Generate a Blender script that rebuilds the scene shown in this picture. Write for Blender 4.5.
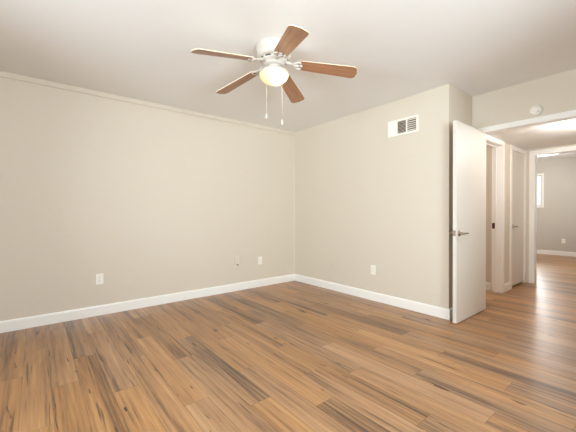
import bpy, bmesh, math, random
from mathutils import Vector, Matrix

for o in list(bpy.data.objects):
    bpy.data.objects.remove(o)
S = bpy.context.scene
COL = S.collection
R = math.radians
PI = math.pi

# ------------------------------------------------------------------ camera
CX, CY, CZ = 3.96398743, -3.33625916, 1.10984186
YAW, PITCH, ROLL = 2.46296463, -0.00894714, -0.00294417
Fv = Vector((math.cos(YAW)*math.cos(PITCH), math.sin(YAW)*math.cos(PITCH), math.sin(PITCH)))
R0 = Vector((math.sin(YAW), -math.cos(YAW), 0))
U0 = R0.cross(Fv)
Rv = R0*math.cos(ROLL) + U0*math.sin(ROLL)
Uv = U0*math.cos(ROLL) - R0*math.sin(ROLL)
cd = bpy.data.cameras.new('camera')
cam = bpy.data.objects.new('camera', cd)
COL.objects.link(cam)
cam.matrix_world = Matrix(((Rv.x, Uv.x, -Fv.x, CX), (Rv.y, Uv.y, -Fv.y, CY), (Rv.z, Uv.z, -Fv.z, CZ), (0, 0, 0, 1)))
cd.sensor_width = 36
cd.lens = 313.572/576*36
cd.clip_start = 0.02
S.camera = cam

# ------------------------------------------------------------------ render feel, world, daylight
S.view_settings.view_transform = 'Standard'
S.view_settings.look = 'None'
S.view_settings.gamma = 1
S.view_settings.use_curve_mapping = False
S.view_settings.exposure = 0.05
S.cycles.use_denoising = True
S.cycles.max_bounces = 14
S.cycles.diffuse_bounces = 9
S.cycles.glossy_bounces = 5
S.cycles.transparent_max_bounces = 8
S.cycles.caustics_reflective = False
S.cycles.caustics_refractive = False

W = bpy.data.worlds.new('sky')
S.world = W
W.use_nodes = True
W.node_tree.nodes['Background'].inputs[0].default_value = (0.86, 0.93, 1.0, 1)
W.node_tree.nodes['Background'].inputs[1].default_value = 2.0


def area(name, loc, direction, sx, sy, power, color):
    l = bpy.data.lights.new(name, 'AREA')
    l.shape = 'RECTANGLE'
    l.size, l.size_y = sx, sy
    l.energy = power
    l.color = color
    o = bpy.data.objects.new(name, l)
    COL.objects.link(o)
    o.location = loc
    o.rotation_euler = Vector(direction).to_track_quat('-Z', 'Z').to_euler()
    return o


# daylight outside the windows; both side windows are added for more light
area('daylight_rear_window', (2.85, -6.00, 1.25), (0, 1, 0.2), 1.7, 1.3, 265, (0.87, 0.945, 1.0))
area('added_side_daylight', (5.80, -2.25, 1.25), (-1, 0, 0.25), 1.5, 1.3, 225, (0.87, 0.945, 1.0))  # unseen window added for more light on the long wall
area('daylight_far_window', (1.30, 7.42, 1.70), (0, -1, 0), 0.84, 0.86, 80, (0.95, 0.98, 1.0))
area('added_far_side_daylight', (5.00, 5.0, 1.35), (-1, 0, 0.5), 1.6, 1.2, 185, (0.97, 0.98, 0.98))  # extra daylight, through an unseen window added to brighten the far room


# ------------------------------------------------------------------ materials
def srgb(r, g, b):
    f = lambda c: (c/255/12.92) if c/255 <= 0.04045 else ((c/255 + 0.055)/1.055)**2.4
    return (f(r), f(g), f(b), 1)


def mat(name, col, rough=0.5, metal=0.0, spec=0.5, bump=None):
    m = bpy.data.materials.new(name)
    m.use_nodes = True
    nt = m.node_tree
    b = nt.nodes['Principled BSDF']
    b.inputs['Base Color'].default_value = col
    b.inputs['Roughness'].default_value = rough
    b.inputs['Metallic'].default_value = metal
    b.inputs['Specular IOR Level'].default_value = spec
    if bump:
        sc, st, dist = bump
        tc = nt.nodes.new('ShaderNodeTexCoord')
        n = nt.nodes.new('ShaderNodeTexNoise')
        n.inputs['Scale'].default_value = sc
        n.inputs['Detail'].default_value = 4
        bp = nt.nodes.new('ShaderNodeBump')
        bp.inputs['Strength'].default_value = st
        bp.inputs['Distance'].default_value = dist
        nt.links.new(tc.outputs['Object'], n.inputs['Vector'])
        nt.links.new(n.outputs['Fac'], bp.inputs['Height'])
        nt.links.new(bp.outputs['Normal'], b.inputs['Normal'])
    return m


class NT:
    """small wrapper for building node graphs"""
    def __init__(self, m):
        self.nt = m.node_tree

    def n(self, kind, **kw):
        x = self.nt.nodes.new(kind)
        for k, v in kw.items():
            setattr(x, k, v)
        return x

    def link(self, a, b):
        self.nt.links.new(a, b)

    def put(self, sock, v):
        if isinstance(v, (int, float)):
            sock.default_value = v
        elif isinstance(v, tuple):
            sock.default_value = v
        else:
            self.link(v, sock)

    def math(self, op, a, b=None, clamp=False):
        x = self.n('ShaderNodeMath', operation=op, use_clamp=clamp)
        self.put(x.inputs[0], a)
        if b is not None:
            self.put(x.inputs[1], b)
        return x.outputs[0]

    def xyz(self, x, y, z):
        c = self.n('ShaderNodeCombineXYZ')
        for i, v in enumerate((x, y, z)):
            self.put(c.inputs[i], v)
        return c.outputs[0]

    def noise(self, vec, scale=1, detail=3, rough=0.5, dist=0):
        x = self.n('ShaderNodeTexNoise')
        self.link(vec, x.inputs['Vector'])
        x.inputs['Scale'].default_value = scale
        x.inputs['Detail'].default_value = detail
        x.inputs['Roughness'].default_value = rough
        x.inputs['Distortion'].default_value = dist
        return x.outputs['Fac']

    def white(self, vec):
        x = self.n('ShaderNodeTexWhiteNoise', noise_dimensions='3D')
        self.link(vec, x.inputs['Vector'])
        return x.outputs['Value']

    def ramp(self, fac, stops):
        x = self.n('ShaderNodeValToRGB')
        cr = x.color_ramp
        while len(cr.elements) < len(stops):
            cr.elements.new(0.5)
        for e, (p, c) in zip(cr.elements, stops):
            e.position = p
            e.color = c
        self.link(fac, x.inputs[0])
        return x.outputs[0]

    def rng(self, v, a, b, c, d):
        x = self.n('ShaderNodeMapRange')
        self.put(x.inputs[0], v)
        for i, k in enumerate((a, b, c, d)):
            x.inputs[i+1].default_value = k
        return x.outputs[0]

    def mix(self, fac, a, b, mode='MIX'):
        x = self.n('ShaderNodeMix', data_type='RGBA', blend_type=mode)
        self.put(x.inputs[0], fac)
        self.put(x.inputs[6], a)
        self.put(x.inputs[7], b)
        return x.outputs[2]


def floor_material():
    m = mat('wood_plank_floor', (0.3, 0.17, 0.08, 1), 0.3)
    g = NT(m)
    b = g.nt.nodes['Principled BSDF']
    tc = g.n('ShaderNodeTexCoord')
    sp = g.n('ShaderNodeSeparateXYZ')
    g.link(tc.outputs['Object'], sp.inputs[0])
    X, Y = sp.outputs[0], sp.outputs[1]
    WID, LEN = 0.147, 1.22
    v = g.math('ADD', g.math('DIVIDE', Y, WID), 40.21)
    row = g.math('FLOOR', v)
    fv = g.math('FRACT', v)
    # staggered end joints: a step per row with a random part
    off = g.math('ADD', g.math('MULTIPLY', row, 0.372), g.math('MULTIPLY', g.white(g.xyz(row, 3.7, 1.3)), 0.16))
    u = g.math('ADD', g.math('ADD', g.math('DIVIDE', X, LEN), off), 20.0)
    colm = g.math('FLOOR', u)
    fu = g.math('FRACT', u)
    rnd = g.white(g.xyz(row, colm, 0.5))
    rnd2 = g.white(g.xyz(row, colm, 7.5))
    seed = g.math('MULTIPLY', rnd, 57.0)
    # broad streaks running along the plank
    broad = g.noise(g.xyz(g.math('MULTIPLY', X, 0.8), g.math('MULTIPLY', Y, 12.0), seed), 1, 5, 0.68, 0.3)
    fine = g.noise(g.xyz(g.math('MULTIPLY', X, 1.5), g.math('MULTIPLY', Y, 58.0), seed), 1, 4, 0.6, 0.25)
    pores = g.noise(g.xyz(g.math('MULTIPLY', X, 9.0), g.math('MULTIPLY', Y, 300.0), seed), 1, 2, 0.5)
    tone = g.math('ADD', g.math('MULTIPLY', g.math('SUBTRACT', broad, 0.5), 1.45), g.math('MULTIPLY', g.math('SUBTRACT', fine, 0.5), 1.3))
    tone = g.math('ADD', tone, g.math('MULTIPLY', g.math('SUBTRACT', pores, 0.5), 0.22))
    tone = g.math('ADD', tone, g.math('MULTIPLY', g.math('SUBTRACT', rnd2, 0.5), 0.26))
    # narrower printed staves within a plank
    stave = g.math('FLOOR', g.math('ADD', g.math('MULTIPLY', fv, 2.0), g.math('MULTIPLY', rnd, 0.9)))
    tone = g.math('ADD', tone, g.math('MULTIPLY', g.math('SUBTRACT', g.white(g.xyz(g.math('ADD', stave, seed), row, 2.5)), 0.5), 0.24))
    tone = g.math('ADD', tone, 0.5, True)
    c = g.ramp(tone, [(0.0, srgb(78, 52, 34)), (0.22, srgb(122, 87, 57)), (0.46, srgb(161, 117, 76)), (0.75, srgb(179, 133, 88)), (1.0, srgb(194, 151, 106))])
    # dark grain cracks and small knots
    crack = g.noise(g.xyz(g.math('MULTIPLY', X, 1.3), g.math('MULTIPLY', Y, 38.0), g.math('ADD', seed, 9.0)), 1, 2, 0.5, 0.3)
    crack = g.rng(crack, 0.655, 0.70, 0.0, 0.7)
    c = g.mix(crack, c, srgb(66, 42, 26))
    knot = g.noise(g.xyz(g.math('MULTIPLY', X, 4.2), g.math('MULTIPLY', Y, 32.0), g.math('ADD', seed, 31.0)), 1, 1, 0.4, 0.8)
    knot = g.rng(knot, 0.725, 0.765, 0.0, 0.9)
    c = g.mix(knot, c, srgb(48, 30, 19))
    # hue drift between planks
    hs = g.n('ShaderNodeHueSaturation')
    g.link(c, hs.inputs['Color'])
    g.put(hs.inputs['Saturation'], g.rng(rnd, 0, 1, 0.92, 1.06))
    g.put(hs.inputs['Value'], g.rng(rnd2, 0, 1, 0.93, 1.06))
    c = hs.outputs[0]
    # joints
    ev = g.math('MULTIPLY', g.math('MINIMUM', fv, g.math('SUBTRACT', 1.0, fv)), WID)
    eu = g.math('MULTIPLY', g.math('MINIMUM', fu, g.math('SUBTRACT', 1.0, fu)), LEN)
    e = g.math('MINIMUM', ev, eu)
    joint = g.rng(e, 0.0006, 0.0022, 0.55, 0.0)
    c = g.mix(joint, c, srgb(70, 46, 30))
    g.link(c, b.inputs['Base Color'])
    g.link(g.rng(fine, 0.3, 0.7, 0.29, 0.37), b.inputs['Roughness'])
    b.inputs['Specular IOR Level'].default_value = 0.8
    bp = g.n('ShaderNodeBump')
    bp.inputs['Strength'].default_value = 0.12
    bp.inputs['Distance'].default_value = 0.002
    g.link(g.math('SUBTRACT', fine, g.math('MULTIPLY', joint, 1.5)), bp.inputs['Height'])
    g.link(bp.outputs[0], b.inputs['Normal'])
    return m


def wall_material(name, col):
    """painted, hand-trowelled plaster: faint long horizontal undulation plus a fine stipple"""
    m = mat(name, col, 0.62, 0, 0.35)
    g = NT(m)
    b = g.nt.nodes['Principled BSDF']
    tc = g.n('ShaderNodeTexCoord')
    mp = g.n('ShaderNodeMapping')
    mp.inputs['Scale'].default_value = (2.2, 2.2, 5.0)
    g.link(tc.outputs['Object'], mp.inputs[0])
    a = g.noise(mp.outputs[0], 1.6, 4, 0.6, 0.5)
    f = g.noise(tc.outputs['Object'], 120, 2, 0.5)
    h = g.math('ADD', g.math('MULTIPLY', a, 1.0), g.math('MULTIPLY', f, 0.12))
    bp = g.n('ShaderNodeBump')
    bp.inputs['Strength'].default_value = 0.22
    bp.inputs['Distance'].default_value = 0.012
    g.link(h, bp.inputs['Height'])
    g.link(bp.outputs[0], b.inputs['Normal'])
    return m


def blade_material():
    m = mat('blade_wood', srgb(176, 122, 86), 0.32, 0, 0.5)
    g = NT(m)
    b = g.nt.nodes['Principled BSDF']
    tc = g.n('ShaderNodeTexCoord')
    oi = g.n('ShaderNodeObjectInfo')
    sp = g.n('ShaderNodeSeparateXYZ')
    g.link(tc.outputs['Object'], sp.inputs[0])
    n = g.noise(g.xyz(g.math('MULTIPLY', sp.outputs[0], 3.0), g.math('MULTIPLY', sp.outputs[1], 60.0), g.math('MULTIPLY', oi.outputs['Random'], 30.0)), 1, 4, 0.6, 0.8)
    c = g.ramp(n, [(0.25, srgb(138, 95, 68)), (0.5, srgb(168, 121, 90)), (0.8, srgb(186, 140, 107))])
    g.link(c, b.inputs['Base Color'])
    return m


def glass_pane_material():
    m = bpy.data.materials.new('window_glass')
    m.use_nodes = True
    g = NT(m)
    g.nt.nodes.remove(g.nt.nodes['Principled BSDF'])
    out = g.nt.nodes['Material Output']
    t = g.n('ShaderNodeBsdfTransparent')
    t.inputs[0].default_value = (0.95, 0.97, 0.96, 1)
    s = g.n('ShaderNodeBsdfGlossy')
    s.inputs['Roughness'].default_value = 0.02
    fr = g.n('ShaderNodeFresnel')
    mx = g.n('ShaderNodeMixShader')
    g.link(fr.outputs[0], mx.inputs[0])
    g.link(t.outputs[0], mx.inputs[1])
    g.link(s.outputs[0], mx.inputs[2])
    g.link(mx.outputs[0], out.inputs[0])
    return m


def emit_material(name, col, strength, base=(0.9, 0.88, 0.82, 1)):
    m = mat(name, base, 0.35)
    b = m.node_tree.nodes['Principled BSDF']
    b.inputs['Emission Color'].default_value = col
    b.inputs['Emission Strength'].default_value = strength
    return m


def bowl_material():
    """frosted cream glass lit from within"""
    m = bpy.data.materials.new('frosted_glass')
    m.use_nodes = True
    g = NT(m)
    b = g.nt.nodes['Principled BSDF']
    out = g.nt.nodes['Material Output']
    b.inputs['Base Color'].default_value = (0.74, 0.65, 0.48, 1)
    b.inputs['Roughness'].default_value = 0.25
    t = g.n('ShaderNodeBsdfTranslucent')
    t.inputs[0].default_value = (0.95, 0.84, 0.62, 1)
    mx = g.n('ShaderNodeMixShader')
    mx.inputs[0].default_value = 0.6
    g.link(b.outputs[0], mx.inputs[1])
    g.link(t.outputs[0], mx.inputs[2])
    g.link(mx.outputs[0], out.inputs[0])
    b.inputs['Emission Color'].default_value = (1.0, 0.86, 0.62, 1)
    b.inputs['Emission Strength'].default_value = 0.1
    return m


M = {}
M['floor'] = floor_material()
M['wall'] = wall_material('beige_wall_paint', srgb(217, 208, 194))
M['far_wall'] = wall_material('greige_wall_paint', srgb(200, 193, 184))
M['ceiling'] = mat('ceiling_paint', srgb(238, 238, 238), 0.7, 0, 0.3, (90, 0.12, 0.003))
M['trim'] = mat('white_gloss_trim', srgb(245, 244, 241), 0.32, 0, 0.5)
M['door'] = mat('white_door_paint', srgb(224, 219, 211), 0.5, 0, 0.5, (60, 0.05, 0.001))
M['plastic'] = mat('white_plastic', srgb(243, 240, 232), 0.35)
M['vent_white'] = mat('white_enamel', srgb(244, 240, 232), 0.4)
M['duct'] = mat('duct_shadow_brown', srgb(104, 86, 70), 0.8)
M['slot'] = mat('dark_slot', srgb(60, 56, 50), 0.7)
M['nickel'] = mat('brushed_nickel', srgb(180, 160, 140), 0.32, 1.0)
M['bronze'] = mat('bronze_plate', srgb(96, 62, 44), 0.4, 0.8)
M['fan_white'] = mat('fan_white_enamel', srgb(206, 199, 190), 0.35)
M['blade'] = blade_material()
M['blade_rim'] = mat('blade_pale_edge', srgb(236, 216, 190), 0.4)
M['bowl'] = bowl_material()
M['chain'] = mat('pale_chain', srgb(238, 228, 208), 0.35, 0.2)
M['glass'] = glass_pane_material()
M['led'] = emit_material('lamp_diffuser', (1.0, 0.96, 0.9, 1), 3.0)
M['bulb'] = emit_material('bulb_glow', (1.0, 0.85, 0.6, 1), 3.0)


# ------------------------------------------------------------------ mesh helpers
def new_bm():
    return bmesh.new()


def box(bm, lo, hi, bev=0.0, seg=2, mi=0):
    tmp = bmesh.new()
    bmesh.ops.create_cube(tmp, size=1)
    lo, hi = Vector(lo), Vector(hi)
    for v in tmp.verts:
        v.co = Vector((lo[i] + (v.co[i] + 0.5)*(hi[i]-lo[i]) for i in range(3)))
    if bev > 0:
        bmesh.ops.bevel(tmp, geom=tmp.edges[:], offset=bev, segments=seg, affect='EDGES', profile=0.7)
    for f in tmp.faces:
        f.material_index = mi
    merge(bm, tmp)


def merge(bm, tmp, mtx=None):
    if mtx is not None:
        bmesh.ops.transform(tmp, matrix=mtx, verts=tmp.verts)
    me = bpy.data.meshes.new('tmp')
    tmp.to_mesh(me)
    tmp.free()
    bm.from_mesh(me)
    bpy.data.meshes.remove(me)


def lathe(bm, prof, seg=40, mtx=None, mi=0):
    """prof: list of (r, z); r==0 closes the end"""
    tmp = bmesh.new()
    rings = []
    for r, z in prof:
        if r < 1e-6:
            rings.append([tmp.verts.new((0, 0, z))])
        else:
            rings.append([tmp.verts.new((r*math.cos(2*PI*k/seg), r*math.sin(2*PI*k/seg), z)) for k in range(seg)])
    for a, b in zip(rings, rings[1:]):
        for k in range(seg):
            k2 = (k+1) % seg
            if len(a) == 1 and len(b) == 1:
                continue
            if len(a) == 1:
                f = tmp.faces.new((a[0], b[k], b[k2]))
            elif len(b) == 1:
                f = tmp.faces.new((a[k], b[0], a[k2]))
            else:
                f = tmp.faces.new((a[k], b[k], b[k2], a[k2]))
            f.material_index = mi
            f.smooth = True
    bmesh.ops.recalc_face_normals(tmp, faces=tmp.faces)
    merge(bm, tmp, mtx)


def tube(bm, pts, rad, seg=10, mi=0):
    tmp = bmesh.new()
    pts = [Vector(p) for p in pts]
    rads = rad if isinstance(rad, (list, tuple)) else [rad]*len(pts)
    rings = []
    for i, p in enumerate(pts):
        d = (pts[min(i+1, len(pts)-1)] - pts[max(i-1, 0)]).normalized()
        up = Vector((0, 0, 1)) if abs(d.z) < 0.9 else Vector((1, 0, 0))
        a = d.cross(up).normalized()
        b = d.cross(a).normalized()
        rings.append([tmp.verts.new(p + a*rads[i]*math.cos(2*PI*k/seg) + b*rads[i]*math.sin(2*PI*k/seg)) for k in range(seg)])
    for r1, r2 in zip(rings, rings[1:]):
        for k in range(seg):
            f = tmp.faces.new((r1[k], r2[k], r2[(k+1) % seg], r1[(k+1) % seg]))
            f.smooth = True
            f.material_index = mi
    tmp.faces.new(rings[0])
    tmp.faces.new(rings[-1][::-1])
    bmesh.ops.recalc_face_normals(tmp, faces=tmp.faces)
    merge(bm, tmp)


def prism(bm, outline, axis, a, b, mi=0):
    """extrude a 2D outline along an axis from a to b; outline in the two other axes, in order"""
    tmp = bmesh.new()
    def P(p, t):
        q = list(p)
        q.insert(axis, t)
        return q
    v1 = [tmp.verts.new(P(p, a)) for p in outline]
    v2 = [tmp.verts.new(P(p, b)) for p in outline]
    n = len(outline)
    for i in range(n):
        tmp.faces.new((v1[i], v1[(i+1) % n], v2[(i+1) % n], v2[i]))
    tmp.faces.new(v1)
    tmp.faces.new(v2)
    bmesh.ops.recalc_face_normals(tmp, faces=tmp.faces)
    for f in tmp.faces:
        f.material_index = mi
    merge(bm, tmp)


def obj(name, bm, mats, parent=None, loc=None):
    me = bpy.data.meshes.new(name)
    bm.to_mesh(me)
    bm.free()
    for m in (mats if isinstance(mats, (list, tuple)) else [mats]):
        me.materials.append(m)
    o = bpy.data.objects.new(name, me)
    COL.objects.link(o)
    if parent is not None:
        o.parent = parent
    if loc is not None:
        o.location = loc
    return o


def empty(name, loc, rotz=0):
    o = bpy.data.objects.new(name, None)
    o.empty_display_size = 0.1
    COL.objects.link(o)
    o.location = loc
    o.rotation_euler = (0, 0, rotz)
    return o


def tag(o, label, cat, group=None, kind=None):
    o['label'] = label
    o['category'] = cat
    if group:
        o['group'] = group
    if kind:
        o['kind'] = kind
    return o


def struct(name, bm, m, label, cat, parent=None):
    o = obj(name, bm, m, parent)
    return tag(o, label, cat, kind='structure')


def copy_tree(o, parent=None):
    c = o.copy()
    COL.objects.link(c)
    if parent is not None:
        c.parent = parent
    for ch in [x for x in bpy.data.objects if x.parent == o]:
        copy_tree(ch, c)
    return c


# ------------------------------------------------------------------ the shell
H = 2.44          # room ceiling
HH = 2.09         # dropped hallway ceiling
FH = 2.50         # far room ceiling
XR = 2.482       # outer corner of the back wall
YD = 0.575        # wall that holds the doorway
YD2 = 0.69
XH = 2.45         # hallway side wall face
YF = 2.72         # hallway end wall face
YF2 = 2.84
HEAD = 2.003
XE, YE = 5.40, -5.60   # unseen side and rear wall faces

bm = new_bm(); box(bm, (-0.12, -5.72, -0.1), (5.52, 7.35, 0))
struct('floor', bm, M['floor'], 'brown wood plank floor running through room and hallway', 'floor')

bm = new_bm(); box(bm, (-0.12, -5.72, H), (5.52, YD+0.05, H+0.1))
struct('ceiling', bm, M['ceiling'], 'flat pale grey ceiling of the empty room with fan', 'ceiling')
bm = new_bm(); box(bm, (0.8, YD2-0.02, HH), (3.6, YF+0.05, HH+0.1))
struct('ceiling_hallway', bm, M['ceiling'], 'low ceiling of the hallway beyond the doorway', 'ceiling')
bm = new_bm(); box(bm, (0.6, YF2-0.06, FH), (4.8, 7.35, FH+0.1))
struct('ceiling_far_room', bm, M['ceiling'], 'pale ceiling of the far room beyond the hallway', 'ceiling')

bm = new_bm(); box(bm, (-0.12, -5.72, 0), (0, 0.12, H))
struct('wall_left', bm, M['wall'], 'long beige plaster wall with three cover plates near the floor', 'wall')
bm = new_bm(); box(bm, (0, 0, 0), (XR, 0.12, H), 0)
struct('wall_back', bm, M['wall'], 'beige wall with white air vent near its upper corner', 'wall')
bm = new_bm(); box(bm, (XR-0.12, 0.12, 0), (XR, YD, H))
struct('wall_alcove', bm, M['wall'], 'short shaded beige wall return behind the open door', 'wall')
bm = new_bm()
box(bm, (XR-0.12, YD, 0), (2.535, YD2, H))
box(bm, (2.535, YD, HEAD+0.02), (3.42, YD2, H))
box(bm, (3.42, YD, 0), (XE+0.12, YD2, H))
struct('wall_doorway', bm, M['wall'], 'beige wall above and around the doorway, with smoke detector', 'wall')

# side wall with an added window, and rear wall behind the viewpoint
def wall_with_hole(bm, axis, a0, a1, t0, t1, z1, h0, h1, hz0, hz1):
    def B(u0, u1, z0, zz):
        if axis == 0:
            box(bm, (u0, t0, z0), (u1, t1, zz))
        else:
            box(bm, (t0, u0, z0), (t1, u1, zz))
    B(a0, h0, 0, z1); B(h1, a1, 0, z1); B(h0, h1, 0, hz0); B(h0, h1, hz1, z1)

bm = new_bm(); wall_with_hole(bm, 1, YE-0.12, YD, XE, XE+0.12, H, -3.00, -1.50, 0.75, 2.05)
struct('wall_right', bm, M['wall'], 'beige wall with an added window, beside the viewpoint', 'wall')
bm = new_bm(); wall_with_hole(bm, 0, 0, XE, YE-0.12, YE, H, 2.05, 3.65, 0.75, 2.05)
struct('wall_rear', bm, M['wall'], 'beige wall with a wide window, behind the viewpoint', 'wall')

# hallway
DO0, DO1 = 0.86, 1.66        # opening in the hallway side wall
CL0, CL1 = 2.06, 2.66        # closet door
bm = new_bm()
xa, xb = XH-0.12, XH
box(bm, (xa, YD2, 0), (xb, DO0-0.02, HH))
box(bm, (xa, DO1+0.02, 0), (xb, CL0-0.02, HH))
box(bm, (xa, CL1+0.02, 0), (xb, YF, HH))
box(bm, (xa, DO0-0.02, 2.045), (xb, DO1+0.02, HH))
box(bm, (xa, CL0-0.02, 2.045), (xb, CL1+0.02, HH))
struct('wall_hallway', bm, M['wall'], 'hallway side wall holding the dark opening and closet door', 'wall')
bm = new_bm(); box(bm, (3.48, YD2, 0), (3.6, YF, HH))
struct('wall_hallway_right', bm, M['wall'], 'hallway wall opposite the closet door', 'wall')
FO0, FO1 = 2.575, 3.36
bm = new_bm()
box(bm, (0.6, YF, 0), (FO0-0.02, YF2, FH))
box(bm, (FO0-0.02, YF, 2.02), (FO1+0.02, YF2, FH))
box(bm, (FO1+0.02, YF, 0), (4.8, YF2, FH))
struct('wall_hallway_end', bm, M['wall'], 'end wall of the hallway around the far room doorway', 'wall')

# small dark room off the hallway
bm = new_bm()
box(bm, (0.9, 1.72, 0), (xa, 1.80, HH))
box(bm, (0.8, 0.12, 0), (0.9, 1.80, HH))
box(bm, (0.9, 0.12, 0), (xa, 0.2, HH))
struct('wall_side_room', bm, M['wall'], 'shaded wall seen through the opening off the hallway', 'wall')

bm = new_bm()
box(bm, (1.75, 1.80, 0), (1.83, YF, HH))
struct('wall_closet', bm, M['wall'], 'back wall inside the closed hallway closet', 'wall')

# far room
bm = new_bm(); wall_with_hole(bm, 0, 0.6, 4.8, 7.2, 7.35, FH, 0.90, 1.70, 1.28, 2.11)
struct('wall_far_back', bm, M['far_wall'], 'greige back wall of the far room with bright window', 'wall')
bm = new_bm(); box(bm, (0.6, YF2, 0), (0.72, 7.2, FH))
struct('wall_far_left', bm, M['far_wall'], 'side wall of the far room beyond the hallway', 'wall')
bm = new_bm(); wall_with_hole(bm, 1, YF2, 7.2, 4.6, 4.72, FH, 4.2, 5.8, 0.9, 2.1)
struct('wall_far_right', bm, M['far_wall'], 'side wall of the far room with an added second window', 'wall')


# ------------------------------------------------------------------ windows
def window(name, axis, u0, u1, z0, z1, t0, t1, label, mull=1, proud=0.0):
    """t0: inner (room) side, t1: outer"""
    root = empty(name, (0, 0, 0))
    tag(root, label, 'window', kind='structure')
    sgn = 1 if t1 > t0 else -1
    def B(bm, a0, a1, b0, b1, s0, s1, bev=0.003):
        s0, s1 = min(s0, s1), max(s0, s1)
        if axis == 0:
            box(bm, (a0, s0, b0), (a1, s1, b1), bev)
        else:
            box(bm, (s0, a0, b0), (s1, a1, b1), bev)
    mid = (t0+t1)/2
    f = new_bm()
    w = 0.045
    B(f, u0, u0+w, z0, z1, mid-0.03, mid+0.03); B(f, u1-w, u1, z0, z1, mid-0.03, mid+0.03)
    B(f, u0+w, u1-w, z0, z0+w, mid-0.03, mid+0.03); B(f, u0+w, u1-w, z1-w, z1, mid-0.03, mid+0.03)
    for k in range(mull):
        x = u0 + (u1-u0)*(k+1)/(mull+1)
        B(f, x-0.02, x+0.02, z0+w, z1-w, mid-0.025, mid+0.025)
    obj('window_frame', f, M['trim'], root)
    s = new_bm()
    c = 0.04
    q0, q1 = t0 - sgn*0.014, t0
    B(s, u0-c, u0, z0-c, z1+c, q0, q1); B(s, u1, u1+c, z0-c, z1+c, q0, q1)
    B(s, u0, u1, z1, z1+c, q0, q1); B(s, u0, u1, z0-c, z0, t0-sgn*0.03, q1)
    obj('window_casing', s, M['trim'], root)
    p = new_bm()
    B(p, u0+w-0.005, u1-w+0.005, z0+w-0.005, z1-w+0.005, mid-0.002, mid+0.002, 0)
    obj('window_pane', p, M['glass'], root)
    return root

window('window_1', 0, 0.90, 1.70, 1.28, 2.11, 7.2, 7.35, 'bright white framed window on the back wall of the far room', 1)
window('window_2', 0, 2.05, 3.65, 0.75, 2.05, YE, YE-0.12, 'wide white framed window behind the viewpoint', 2)
window('added_window_3', 1, -3.00, -1.50, 0.75, 2.05, XE, XE+0.12, 'white framed window added beside the viewpoint for more light', 1)
window('added_window_4', 1, 4.2, 5.8, 0.9, 2.1, 4.6, 4.72, 'white framed side window added to light the far room', 1)


# ------------------------------------------------------------------ baseboards
BH, BT = 0.108, 0.014
def bb_profile(out):
    """(offset from wall, z) outline; out = +1/-1 direction of the room"""
    return [(0, 0), (out*BT, 0), (out*BT, BH-0.016), (out*(BT-0.003), BH-0.006), (out*0.006, BH), (0, BH)]

def baseboard(name, label, runs):
    bm = new_bm()
    for axis, t, out, a, b in runs:
        prof = bb_profile(out)
        if axis == 1:      # runs along y, wall face x = t
            prism(bm, [(t+p, z) for p, z in prof], 1, a, b)
        else:              # runs along x, wall face y = t
            prism(bm, [(t+p, z) for p, z in prof], 0, a, b)
    return struct(name, bm, M['trim'], label, 'baseboard')

baseboard('baseboard_left', 'white baseboard along the long beige wall', [(1, 0, 1, YE, 0)])
baseboard('baseboard_back', 'white baseboard under the wall with the air vent', [(0, 0, -1, BT, XR+BT)])
baseboard('baseboard_alcove', 'short white baseboard behind the open door', [(1, XR, 1, 0, YD)])
baseboard('baseboard_rear', 'white baseboard behind the viewpoint', [(0, YE, 1, BT, XE)])
baseboard('baseboard_right', 'white baseboard beside the viewpoint', [(1, XE, -1, YE+BT, YD)])
baseboard('baseboard_hallway', 'short white baseboard between dark opening and closet door', [(1, XH, 1, DO1+0.092, CL0-0.087)])
baseboard('baseboard_side_room', 'white baseboard inside the dark opening off the hallway', [(0, 1.72, -1, 0.9, xa-0.02)])
baseboard('baseboard_far_room', 'white baseboard along the back wall of the far room', [(0, 7.2, -1, 0.72, 4.6)])

# thin moulding under the ceiling on the long wall, painted like it
bm = new_bm()
prism(bm, [(0, 2.388), (0.010, 2.388), (0.014, 2.394), (0.014, 2.44), (0, 2.44)], 1, YE, 0)
struct('trim_left', bm, M['wall'], 'beige moulding strip where the long wall meets the ceiling', 'moulding')
bm = new_bm()
prism(bm, [(0, 0), (0.011, 0), (0, -0.011)], 2, BH, H)
struct('trim_corner', bm, M['wall'], 'thin painted bead in the corner of the two long walls', 'moulding')


# ------------------------------------------------------------------ door casings
def casing(bm, axis, face, out, u0, u1, z1, w, floor_z=0.0, left=True, right=True, ear0=0.0):
    """flat casing boards with eased edges around an opening u0..u1, up to z1"""
    s0, s1 = sorted((face, face+out*0.016))
    def B(a0, a1, b0, b1):
        if axis == 0:
            box(bm, (a0, s0, b0), (a1, s1, b1), 0.004)
        else:
            box(bm, (s0, a0, b0), (s1, a1, b1), 0.004)
    if left:
        B(u0-w, u0, floor_z, z1)
    if right:
        B(u1, u1+w, floor_z, z1)
    B(u0-w-ear0, u1+w, z1, z1+w)

def jamb(bm, axis, t0, t1, u0, u1, z1, th=0.02, stop=None):
    def B(a0, a1, s0, s1, b0, b1):
        if axis == 0:
            box(bm, (a0, s0, b0), (a1, s1, b1), 0.0015)
        else:
            box(bm, (s0, a0, b0), (s1, a1, b1), 0.0015)
    B(u0-th, u0, t0, t1, 0, z1+th); B(u1, u1+th, t0, t1, 0, z1+th); B(u0, u1, t0, t1, z1, z1+th)
    if stop:
        s0, s1 = stop
        B(u0, u0+0.011, s0, s1, 0, z1); B(u1-0.011, u1, s0, s1, 0, z1); B(u0+0.011, u1-0.011, s0, s1, z1-0.011, z1)

# doorway of the room
bm = new_bm()
jamb(bm, 0, YD, YD2, 2.555, 3.40, HEAD)
casing(bm, 0, YD, -1, 2.551, 3.404, HEAD+0.002, 0.054)
struct('trim_doorway', bm, M['trim'], 'white casing of the open doorway to the hallway', 'door casing')

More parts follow.
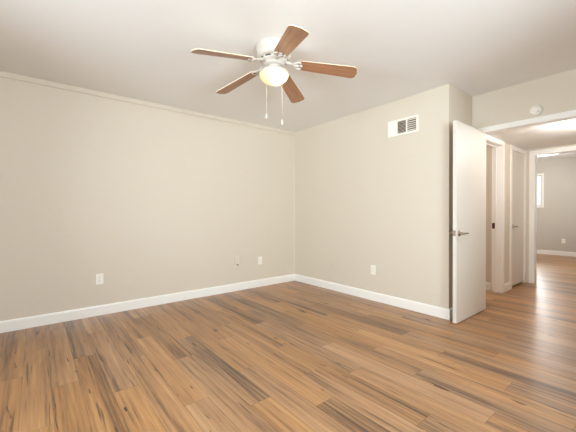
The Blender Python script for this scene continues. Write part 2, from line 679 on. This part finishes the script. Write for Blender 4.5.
# dark opening off the hallway
bm = new_bm()
jamb(bm, 1, xa, XH, DO0, DO1, 2.025, 0.02, (xa+0.045, xa+0.06))
casing(bm, 1, XH, 1, DO0-0.004, DO1+0.004, 2.028, 0.06)
tj = struct('trim_side_opening', bm, M['trim'], 'white casing around the dark opening off the hallway', 'door casing')
bm = new_bm()
box(bm, (xa+0.006, DO1-0.003, 0.885), (xa+0.04, DO1, 0.965), 0.0008)
sp_ = obj('strike_plate', bm, M['bronze'], tj); sp_['label'] = 'bronze strike plate'

# closet
bm = new_bm()
jamb(bm, 1, xa, XH, CL0, CL1, 2.03, 0.02)
casing(bm, 1, XH, 1, CL0-0.004, CL1+0.004, 2.026, 0.062, 0, True, True, 0.03)
struct('trim_closet', bm, M['trim'], 'white casing around the closed closet door', 'door casing')

# far room doorway
bm = new_bm()
jamb(bm, 0, YF, YF2, FO0, FO1, 2.0)
casing(bm, 0, YF, -1, FO0-0.004, FO1+0.004, 2.003, 0.065)
struct('trim_far_doorway', bm, M['trim'], 'white casing of the doorway into the far room', 'door casing')


# ------------------------------------------------------------------ doors
def lever(parent, face_x, y, z, out, ydir, name='door_handle'):
    """lever handle on a door face at x=face_x looking out (+1/-1); lever points along ydir"""
    bm = new_bm()
    rot = Matrix.Translation((face_x, y, z)) @ Matrix.Rotation(out*PI/2, 4, 'Y')
    lathe(bm, [(0, 0), (0.031, 0), (0.032, 0.004), (0.028, 0.010), (0.014, 0.013), (0.0115, 0.018), (0.0115, 0.047), (0, 0.049)], 28, rot)
    xo = face_x + out*0.045
    pts = [(xo, y - ydir*0.008, z), (xo, y + ydir*0.02, z), (xo+out*0.003, y + ydir*0.06, z+0.001), (xo+out*0.001, y + ydir*0.10, z-0.002), (xo-out*0.006, y + ydir*0.122, z-0.007)]
    tube(bm, pts, [0.010, 0.0105, 0.0085, 0.0075, 0.006], 12)
    h = obj(name, bm, M['nickel'], parent)
    h['label'] = 'brushed nickel lever handle'
    return h

DX0, DX1 = 2.561, 2.597
d1 = empty('door_1', (DX0, 0.672, 0))
tag(d1, 'white flush slab door swung open against the short wall', 'door', kind='structure')
bm = new_bm(); box(bm, (0, -0.766, 0.008), (DX1-DX0, 0, 2.022), 0.0025)
obj('door_slab', bm, M['door'], d1)
lever(d1, DX1-DX0, -0.706, 0.905, 1, 1)
lever(d1, 0, -0.706, 0.905, -1, 1)
bm = new_bm(); box(bm, (0.006, -0.7675, 0.877), (0.030, -0.7655, 0.934), 0.0005)
box(bm, (0.012, -0.776, 0.897), (0.024, -0.767, 0.914), 0.002)
lp = obj('latch_plate', bm, M['nickel'], d1); lp['label'] = 'nickel latch plate on the door edge'

d2 = empty('door_2', (XH-0.036, CL1-0.003, 0))
tag(d2, 'closed white closet door in the hallway', 'door', kind='structure')
bm = new_bm(); box(bm, (0, -(CL1-CL0)+0.006, 0.03), (0.035, 0, 2.026), 0.002)
obj('door_slab', bm, M['door'], d2)
lever(d2, 0.035, -(CL1-CL0)+0.06, 0.905, 1, 1)


# ------------------------------------------------------------------ wall plates
def outlet(loc, rotz, label, group=None):
    r = empty('wall_outlet', loc, rotz)
    tag(r, label, 'outlet', group)
    bm = new_bm(); box(bm, (-0.036, -0.006, -0.058), (0.036, 0, 0.058), 0.0035, 3)
    obj('cover_plate', bm, M['plastic'], r)
    for s in (-1, 1):
        b = new_bm()
        prism(b, [(0.017*math.cos(a)*1.0, s*0.0195 + max(-0.0135, min(0.0135, 0.019*math.sin(a)))) for a in [2*PI*k/24 for k in range(24)]], 1, -0.0085, -0.006)
        rc = obj('receptacle', b, M['plastic'], r)
        k = new_bm()
        box(k, (-0.0085, -0.0089, s*0.0195+0.001), (-0.0062, -0.0083, s*0.0195+0.009))
        box(k, (0.0062, -0.0089, s*0.0195+0.002), (0.0085, -0.0083, s*0.0195+0.008))
        lathe(k, [(0, 0), (0.0028, 0), (0.0028, 0.0006), (0, 0.0006)], 10, Matrix.Translation((0, -0.0083, s*0.0195-0.006)) @ Matrix.Rotation(PI/2, 4, 'X'))
        obj('slot', k, M['slot'], rc)
    b = new_bm()
    lathe(b, [(0, 0), (0.003, 0), (0.0025, 0.0012), (0, 0.0014)], 10, Matrix.Translation((0, -0.006, 0)) @ Matrix.Rotation(PI/2, 4, 'X'))
    obj('screw', b, M['nickel'], r)
    return r

outlet((0, -2.793, 0.396), PI/2, 'white wall outlet alone on the long wall, farthest from the room corner')
outlet((0, -0.688, 0.394), PI/2, 'white wall outlet on the long wall beside the painted-over cable plate')
outlet((1.548, 0, 0.386), 0, 'white wall outlet on the wall below the air vent')
outlet((2.144, 7.2, 0.376), 0, 'white wall outlet on the back wall of the far room')

def painted_plate(loc, rotz, label, half_w, z0, z1, lip=0.006):
    r = empty('blank_cover_plate', loc, rotz)
    tag(r, label, 'cover plate')
    bm = new_bm()
    prism(bm, [(0, z0), (-lip, z0), (-lip, z0+0.006), (-0.006, z1-0.003), (-0.003, z1), (0, z1)], 0, -half_w, half_w)
    obj('plate', bm, M['wall'], r)
    return r

p1 = painted_plate((0, -1.084, 0.44), PI/2, 'beige painted-over cable plate on the long wall', 0.045, -0.060, 0.066, 0.018)
bm = new_bm()
tube(bm, [(-0.004, -0.006, -0.058), (-0.004, -0.012, -0.066), (0.006, -0.020, -0.071), (0.016, -0.018, -0.070)], 0.005, 8)  # dark tube in place of the shadow below the plate's bottom lip
k = obj('lip_shadow', bm, M['slot'], p1); k['label'] = 'dark piece drawn as the shadow under the plate lip'
p2 = painted_plate((0.857, 0, 0.40), 0, 'beige painted-over blank plate on the wall below the air vent', 0.036, -0.058, 0.058)
bm = new_bm()
lathe(bm, [(0, 0), (0.006, 0), (0.005, 0.002), (0, 0.0025)], 12, Matrix.Translation((0, -0.006, -0.036)) @ Matrix.Rotation(PI/2, 4, 'X'))
obj('screw', bm, M['nickel'], p2)

# ------------------------------------------------------------------ air vent
VX0, VX1, VZ0, VZ1 = 1.762, 2.150, 2.018, 2.206
v = empty('air_vent', ((VX0+VX1)/2, 0, (VZ0+VZ1)/2))
tag(v, 'white metal air vent register high on the beige wall', 'vent')
hw, hh = (VX1-VX0)/2, (VZ1-VZ0)/2
bm = new_bm()
fw = 0.024
for a in ((-hw, -hh, hw, -hh+fw), (-hw, hh-fw, hw, hh), (-hw, -hh+fw, -hw+fw, hh-fw), (hw-fw, -hh+fw, hw, hh-fw)):
    box(bm, (a[0], -0.010, a[1]), (a[2], 0, a[3]), 0.003)
obj('frame', bm, M['vent_white'], v)
bm = new_bm(); box(bm, (-hw+0.01, -0.002, -hh+0.01), (hw-0.01, -0.0005, hh-0.01))  # flat sheet; the duct's shade is put into its brown colour
b_ = obj('duct_backing', bm, M['duct'], v); b_['label'] = 'brown backing sheet coloured as the shaded duct behind the slats'
iw = (2*hw - 2*fw)
c1, c2 = -hw+fw+iw*0.29, -hw+fw+iw*0.655
for d0, d1_ in ((c1-0.004, c1+0.010), (c2-0.006, c2+0.008)):
    bm = new_bm()
    box(bm, (d0, -0.011, -hh+fw-0.002), (d1_, -0.001, hh-fw+0.002), 0.002)
    obj('divider', bm, M['vent_white'], v)

def slat(cx0, cx1, cz, depth, ang, th=0.0016):
    b = new_bm()
    t = bmesh.new()
    bmesh.ops.create_cube(t, size=1)
    mt = Matrix.Translation(((cx0+cx1)/2, -0.0075, cz)) @ Matrix.Rotation(ang, 4, 'X') @ Matrix.Diagonal((cx1-cx0, depth, th, 1))
    merge(b, t, mt)
    obj('slat', b, M['vent_white'], v)

def vslat(cx, z0, z1, depth, ang, th=0.0016):
    b = new_bm()
    t = bmesh.new()
    bmesh.ops.create_cube(t, size=1)
    mt = Matrix.Translation((cx, -0.0070, (z0+z1)/2)) @ Matrix.Rotation(ang, 4, 'Z') @ Matrix.Diagonal((depth, th, z1-z0, 1))
    merge(b, t, mt)
    obj('slat', b, M['vent_white'], v)

iz0, iz1 = -hh+fw, hh-fw
for i in range(8):      # nearly closed vertical louvres
    x = -hw+fw + (c1-0.004+hw-fw)*(i+0.5)/8
    vslat(x, iz0, iz1, 0.0125, R(20))
for i in range(9):      # middle: horizontal louvres
    z = iz0 + (iz1-iz0)*(i+0.5)/9
    slat(c1+0.010, c2-0.006, z, 0.007, R(30))
for i in range(6):
    z = iz0 + (iz1-iz0)*(i+0.5)/6
    slat(c2+0.008, hw-fw, z, 0.010, R(-45))
bm = new_bm()
box(bm, (hw-0.016, -0.022, -0.012), (hw-0.010, -0.010, 0.012), 0.002)
obj('damper_lever', bm, M['vent_white'], v)

# ------------------------------------------------------------------ smoke detector
s = empty('smoke_detector', (3.078, YD, 2.129))
s.scale = (0.88, 0.88, 0.88)
tag(s, 'round white smoke detector above the doorway casing', 'smoke detector')
rx = Matrix.Rotation(PI/2, 4, 'X')
bm = new_bm(); lathe(bm, [(0, 0), (0.062, 0), (0.063, 0.004), (0.062, 0.010), (0, 0.010)], 40, rx); obj('base_plate', bm, M['plastic'], s)
bm = new_bm(); lathe(bm, [(0.056, 0.010), (0.058, 0.014), (0.056, 0.026), (0.046, 0.035), (0.020, 0.038), (0, 0.038)], 40, rx); obj('cover', bm, M['plastic'], s)
bm = new_bm(); lathe(bm, [(0, 0), (0.0055, 0), (0.0055, 0.002), (0, 0.002)], 14, Matrix.Translation((0.022, -0.0365, -0.018)) @ rx); o_ = obj('test_button', bm, M['slot'], s); o_['label'] = 'small dark test button'
bm = new_bm(); lathe(bm, [(0, 0), (0.004, 0), (0.004, 0.002), (0, 0.002)], 12, Matrix.Translation((0.005, -0.038, -0.026)) @ rx); o_ = obj('indicator', bm, M['slot'], s); o_['label'] = 'small dark indicator hole'


# ------------------------------------------------------------------ flush ceiling lamps
def flush_lamp(loc, r, label, power, h=0.045):
    e = empty('ceiling_light', loc)
    tag(e, label, 'ceiling light')
    bm = new_bm(); lathe(bm, [(0, 0), (r, 0), (r+0.004, -0.006), (r+0.002, -0.022), (r-0.012, -0.024), (r-0.012, -0.004), (0, -0.004)], 48)
    obj('rim', bm, M['fan_white'], e)
    bm = new_bm(); lathe(bm, [(r-0.013, -0.014), (r-0.013, -h*0.6), (r*0.8, -h*0.85), (r*0.4, -h), (0, -h*1.02)], 48)
    obj('diffuser', bm, M['led'], e)
    l = bpy.data.lights.new('lamp_glow', 'POINT')
    l.energy = power
    l.color = (1.0, 0.97, 0.94)
    l.shadow_soft_size = 0.05
    lo = bpy.data.objects.new('lamp_glow', l)
    COL.objects.link(lo)
    lo.parent = e
    lo.location = (0, 0, -h-0.06)
    return e

flush_lamp((2.03, 5.95, FH), 0.30, 'round flush ceiling light in the far room', 12)
flush_lamp((3.41, 1.20, HH), 0.10, 'round flush ceiling light on the hallway ceiling', 29)


sl = bpy.data.lights.new('side_room_fill', 'POINT')  # added fill light that brightens the side room, no fixture
sl.energy = 11
sl.color = (1.0, 0.97, 0.94)
sl.shadow_soft_size = 0.1
slo = bpy.data.objects.new('side_room_fill', sl)
COL.objects.link(slo)
slo.location = (1.5, 0.95, 1.95)

# ------------------------------------------------------------------ ceiling fan
FX, FY = 1.933, -1.838
fan = empty('ceiling_fan', (FX, FY, H))
tag(fan, 'white ceiling fan with five wooden blades and a lit glass bowl', 'ceiling fan')
def fz(z):
    return z - H
bm = new_bm()
lathe(bm, [(0, fz(2.44)), (0.137, fz(2.44)), (0.141, fz(2.436)), (0.141, fz(2.420)), (0.137, fz(2.412)), (0.136, fz(2.375)), (0.130, fz(2.352)), (0.118, fz(2.340)), (0, fz(2.338))], 56)
obj('canopy', bm, M['fan_white'], fan)
bm = new_bm()
lathe(bm, [(0, fz(2.338)), (0.108, fz(2.338)), (0.112, fz(2.332)), (0.110, fz(2.318)), (0.098, fz(2.308)), (0.086, fz(2.304)), (0.084, fz(2.292)), (0.062, fz(2.286)), (0, fz(2.286))], 48)
hub = obj('motor_hub', bm, M['fan_white'], fan)
for k in range(10):      # dark cooling slots round the motor
    a = 2*PI*k/10 + 0.2
    b = new_bm()
    tmp = bmesh.new()
    vs = []
    for rr, zz in ((0.1125, fz(2.334)), (0.1128, fz(2.323))):
        vs.append([tmp.verts.new((rr*math.cos(a+t), rr*math.sin(a+t), zz)) for t in (-0.2, -0.1, 0, 0.1, 0.2)])
        vs.append([tmp.verts.new(((rr-0.004)*math.cos(a+t), (rr-0.004)*math.sin(a+t), zz)) for t in (-0.2, -0.1, 0, 0.1, 0.2)])
    o0, i0, o1, i1 = vs
    for q in range(4):
        tmp.faces.new((o0[q], o0[q+1], o1[q+1], o1[q])); tmp.faces.new((i0[q], i0[q+1], o0[q+1], o0[q])); tmp.faces.new((o1[q], o1[q+1], i1[q+1], i1[q]))
        tmp.faces.new((i0[q], i1[q], i1[q+1], i0[q+1]))
    tmp.faces.new((o0[0], o1[0], i1[0], i0[0])); tmp.faces.new((o0[4], i0[4], i1[4], o1[4]))
    bmesh.ops.recalc_face_normals(tmp, faces=tmp.faces)
    merge(b, tmp)
    obj('vent_slot', b, M['slot'], hub)
bm = new_bm()
lathe(bm, [(0, fz(2.286)), (0.048, fz(2.286)), (0.050, fz(2.280)), (0.050, fz(2.262)), (0.056, fz(2.254)), (0, fz(2.252))], 36)
obj('switch_housing', bm, M['fan_white'], fan)
bm = new_bm()
lathe(bm, [(0, fz(2.256)), (0.062, fz(2.256)), (0.100, fz(2.246)), (0.119, fz(2.232)), (0.121, fz(2.222)), (0.116, fz(2.216)), (0, fz(2.218))], 48)
obj('light_collar', bm, M['fan_white'], fan)
bm = new_bm()
prof = []
for i in range(15):
    t = i/14*PI/2
    prof.append((0.116*math.cos(t)**0.95 if i < 14 else 0, fz(2.214) - 0.074*math.sin(t)**1.15))
lathe(bm, prof, 48)
bowl = obj('glass_bowl', bm, M['bowl'], fan)
bowl['label'] = 'glowing frosted glass bowl'
bm = new_bm()
lathe(bm, [(0, 0.03), (0.012, 0.028), (0.014, 0.0), (0.026, -0.02), (0.028, -0.034), (0.018, -0.05), (0, -0.055)], 20, Matrix.Translation((0, 0, fz(2.205))))
obj('bulb', bm, M['bulb'], fan)
pl = bpy.data.lights.new('fan_lamp', 'POINT')
pl.energy = 0.8
pl.color = (1.0, 0.86, 0.64)
pl.shadow_soft_size = 0.03
plo = bpy.data.objects.new('fan_lamp', pl)
COL.objects.link(plo)
plo.parent = fan
plo.location = (0.035, 0.02, fz(2.18))

# blades: local x runs outward, built once then turned
R0B, R1B = 0.195, 0.662
def blade_outline():
    pts = []
    hw0, hw1 = 0.055, 0.069
    L = R1B-R0B
    c0, c1 = 0.022, 0.036
    # root corners then tip corners, rounded
    for k in range(7):
        a = PI + (PI/2)*k/6
        pts.append((c0 + c0*math.cos(a), -hw0 + c0 + c0*math.sin(a)))
    for k in range(9):
        a = -PI/2 + (PI/2)*k/8
        pts.append((L - c1 + c1*math.cos(a) - 0.004, -hw1 + c1 + c1*math.sin(a)))
    pts.append((L+0.002, 0))
    for k in range(9):
        a = (PI/2)*k/8
        pts.append((L - c1 + c1*math.cos(a) - 0.004, hw1 - c1 + c1*math.sin(a)))
    for k in range(7):
        a = PI/2 + (PI/2)*k/6
        pts.append((c0 + c0*math.cos(a), hw0 - c0 + c0*math.sin(a)))
    return pts

bm = new_bm()
ol = blade_outline()
T = 0.006
lo_ = [bm.verts.new((x, y, -T/2)) for x, y in ol]
hi_ = [bm.verts.new((x, y, T/2)) for x, y in ol]
fb = bm.faces.new(lo_); fb.material_index = 0
ft = bm.faces.new(hi_); ft.material_index = 1
for i in range(len(ol)):
    f = bm.faces.new((lo_[i], lo_[(i+1) % len(ol)], hi_[(i+1) % len(ol)], hi_[i]))
    f.material_index = 1
bmesh.ops.recalc_face_normals(bm, faces=bm.faces)
bme = bpy.data.meshes.new('blade')
bm.to_mesh(bme); bm.free()
bme.materials.append(M['blade']); bme.materials.append(M['blade_rim'])

# bracket (blade iron) in blade-local coordinates: arm to hub and a three-lobed foot with screws under the blade
bm = new_bm()
tube(bm, [(-0.105, 0, 0.006), (-0.080, 0, 0.010), (-0.050, 0.004, 0.002), (-0.022, 0.0, -0.006), (0.01, 0, -0.007)], [0.012, 0.012, 0.010, 0.011, 0.012], 10)
for s_ in (-1, 1):
    tube(bm, [(-0.050, 0, -0.002), (-0.032, s_*0.018, -0.006), (-0.016, s_*0.034, -0.007), (0.006, s_*0.040, -0.007), (0.020, s_*0.034, -0.007), (0.016, s_*0.022, -0.007)], [0.008, 0.0075, 0.007, 0.0075, 0.007, 0.005], 8)
    lathe(bm, [(0, -0.011), (0.010, -0.010), (0.012, -0.004), (0, -0.003)], 14, Matrix.Translation((0.012, s_*0.034, 0)))
lathe(bm, [(0, -0.012), (0.013, -0.011), (0.015, -0.004), (0, -0.003)], 14, Matrix.Translation((0.022, 0, 0)))
ime = bpy.data.meshes.new('blade_bracket')
bm.to_mesh(ime); bm.free()
ime.materials.append(M['fan_white'])

PH = 4.6354686
DROOP = math.atan2(2.292-2.222, R1B-R0B)
for k in range(5):
    a = PH + 2*PI*k/5
    o = bpy.data.objects.new('blade', bme)
    COL.objects.link(o)
    o.parent = fan
    o.matrix_local = Matrix.Rotation(a, 4, 'Z') @ Matrix.Translation((R0B, 0, fz(2.292))) @ Matrix.Rotation(DROOP, 4, 'Y') @ Matrix.Rotation(R(-12), 4, 'X')
    o['label'] = 'wooden fan blade'
    i = bpy.data.objects.new('blade_bracket', ime)
    COL.objects.link(i)
    i.parent = o
    i['label'] = 'white scrolled blade bracket'

# pull chains hang beside the bowl on the far side
for (dr, df, zb, L) in ((-0.069, 0.112, 1.903, 0), (0.062, 0.112, 1.850, 0)):
    px = Rv.x*dr + Fv.x*df
    py = Rv.y*dr + Fv.y*df
    b = new_bm()
    tube(b, [(px*0.5, py*0.5, fz(2.236)), (px*0.9, py*0.9, fz(2.226)), (px, py, fz(2.205)), (px, py, fz(zb+0.045))], 0.0016, 6)
    ch = obj('pull_chain', b, M['chain'], fan)
    b = new_bm()
    lathe(b, [(0, fz(zb+0.046)), (0.003, fz(zb+0.044)), (0.0058, fz(zb+0.034)), (0.0068, fz(zb+0.012)), (0.005, fz(zb+0.002)), (0, fz(zb))], 14, Matrix.Translation((px, py, 0)))
    obj('pull_fob', b, M['chain'], ch)
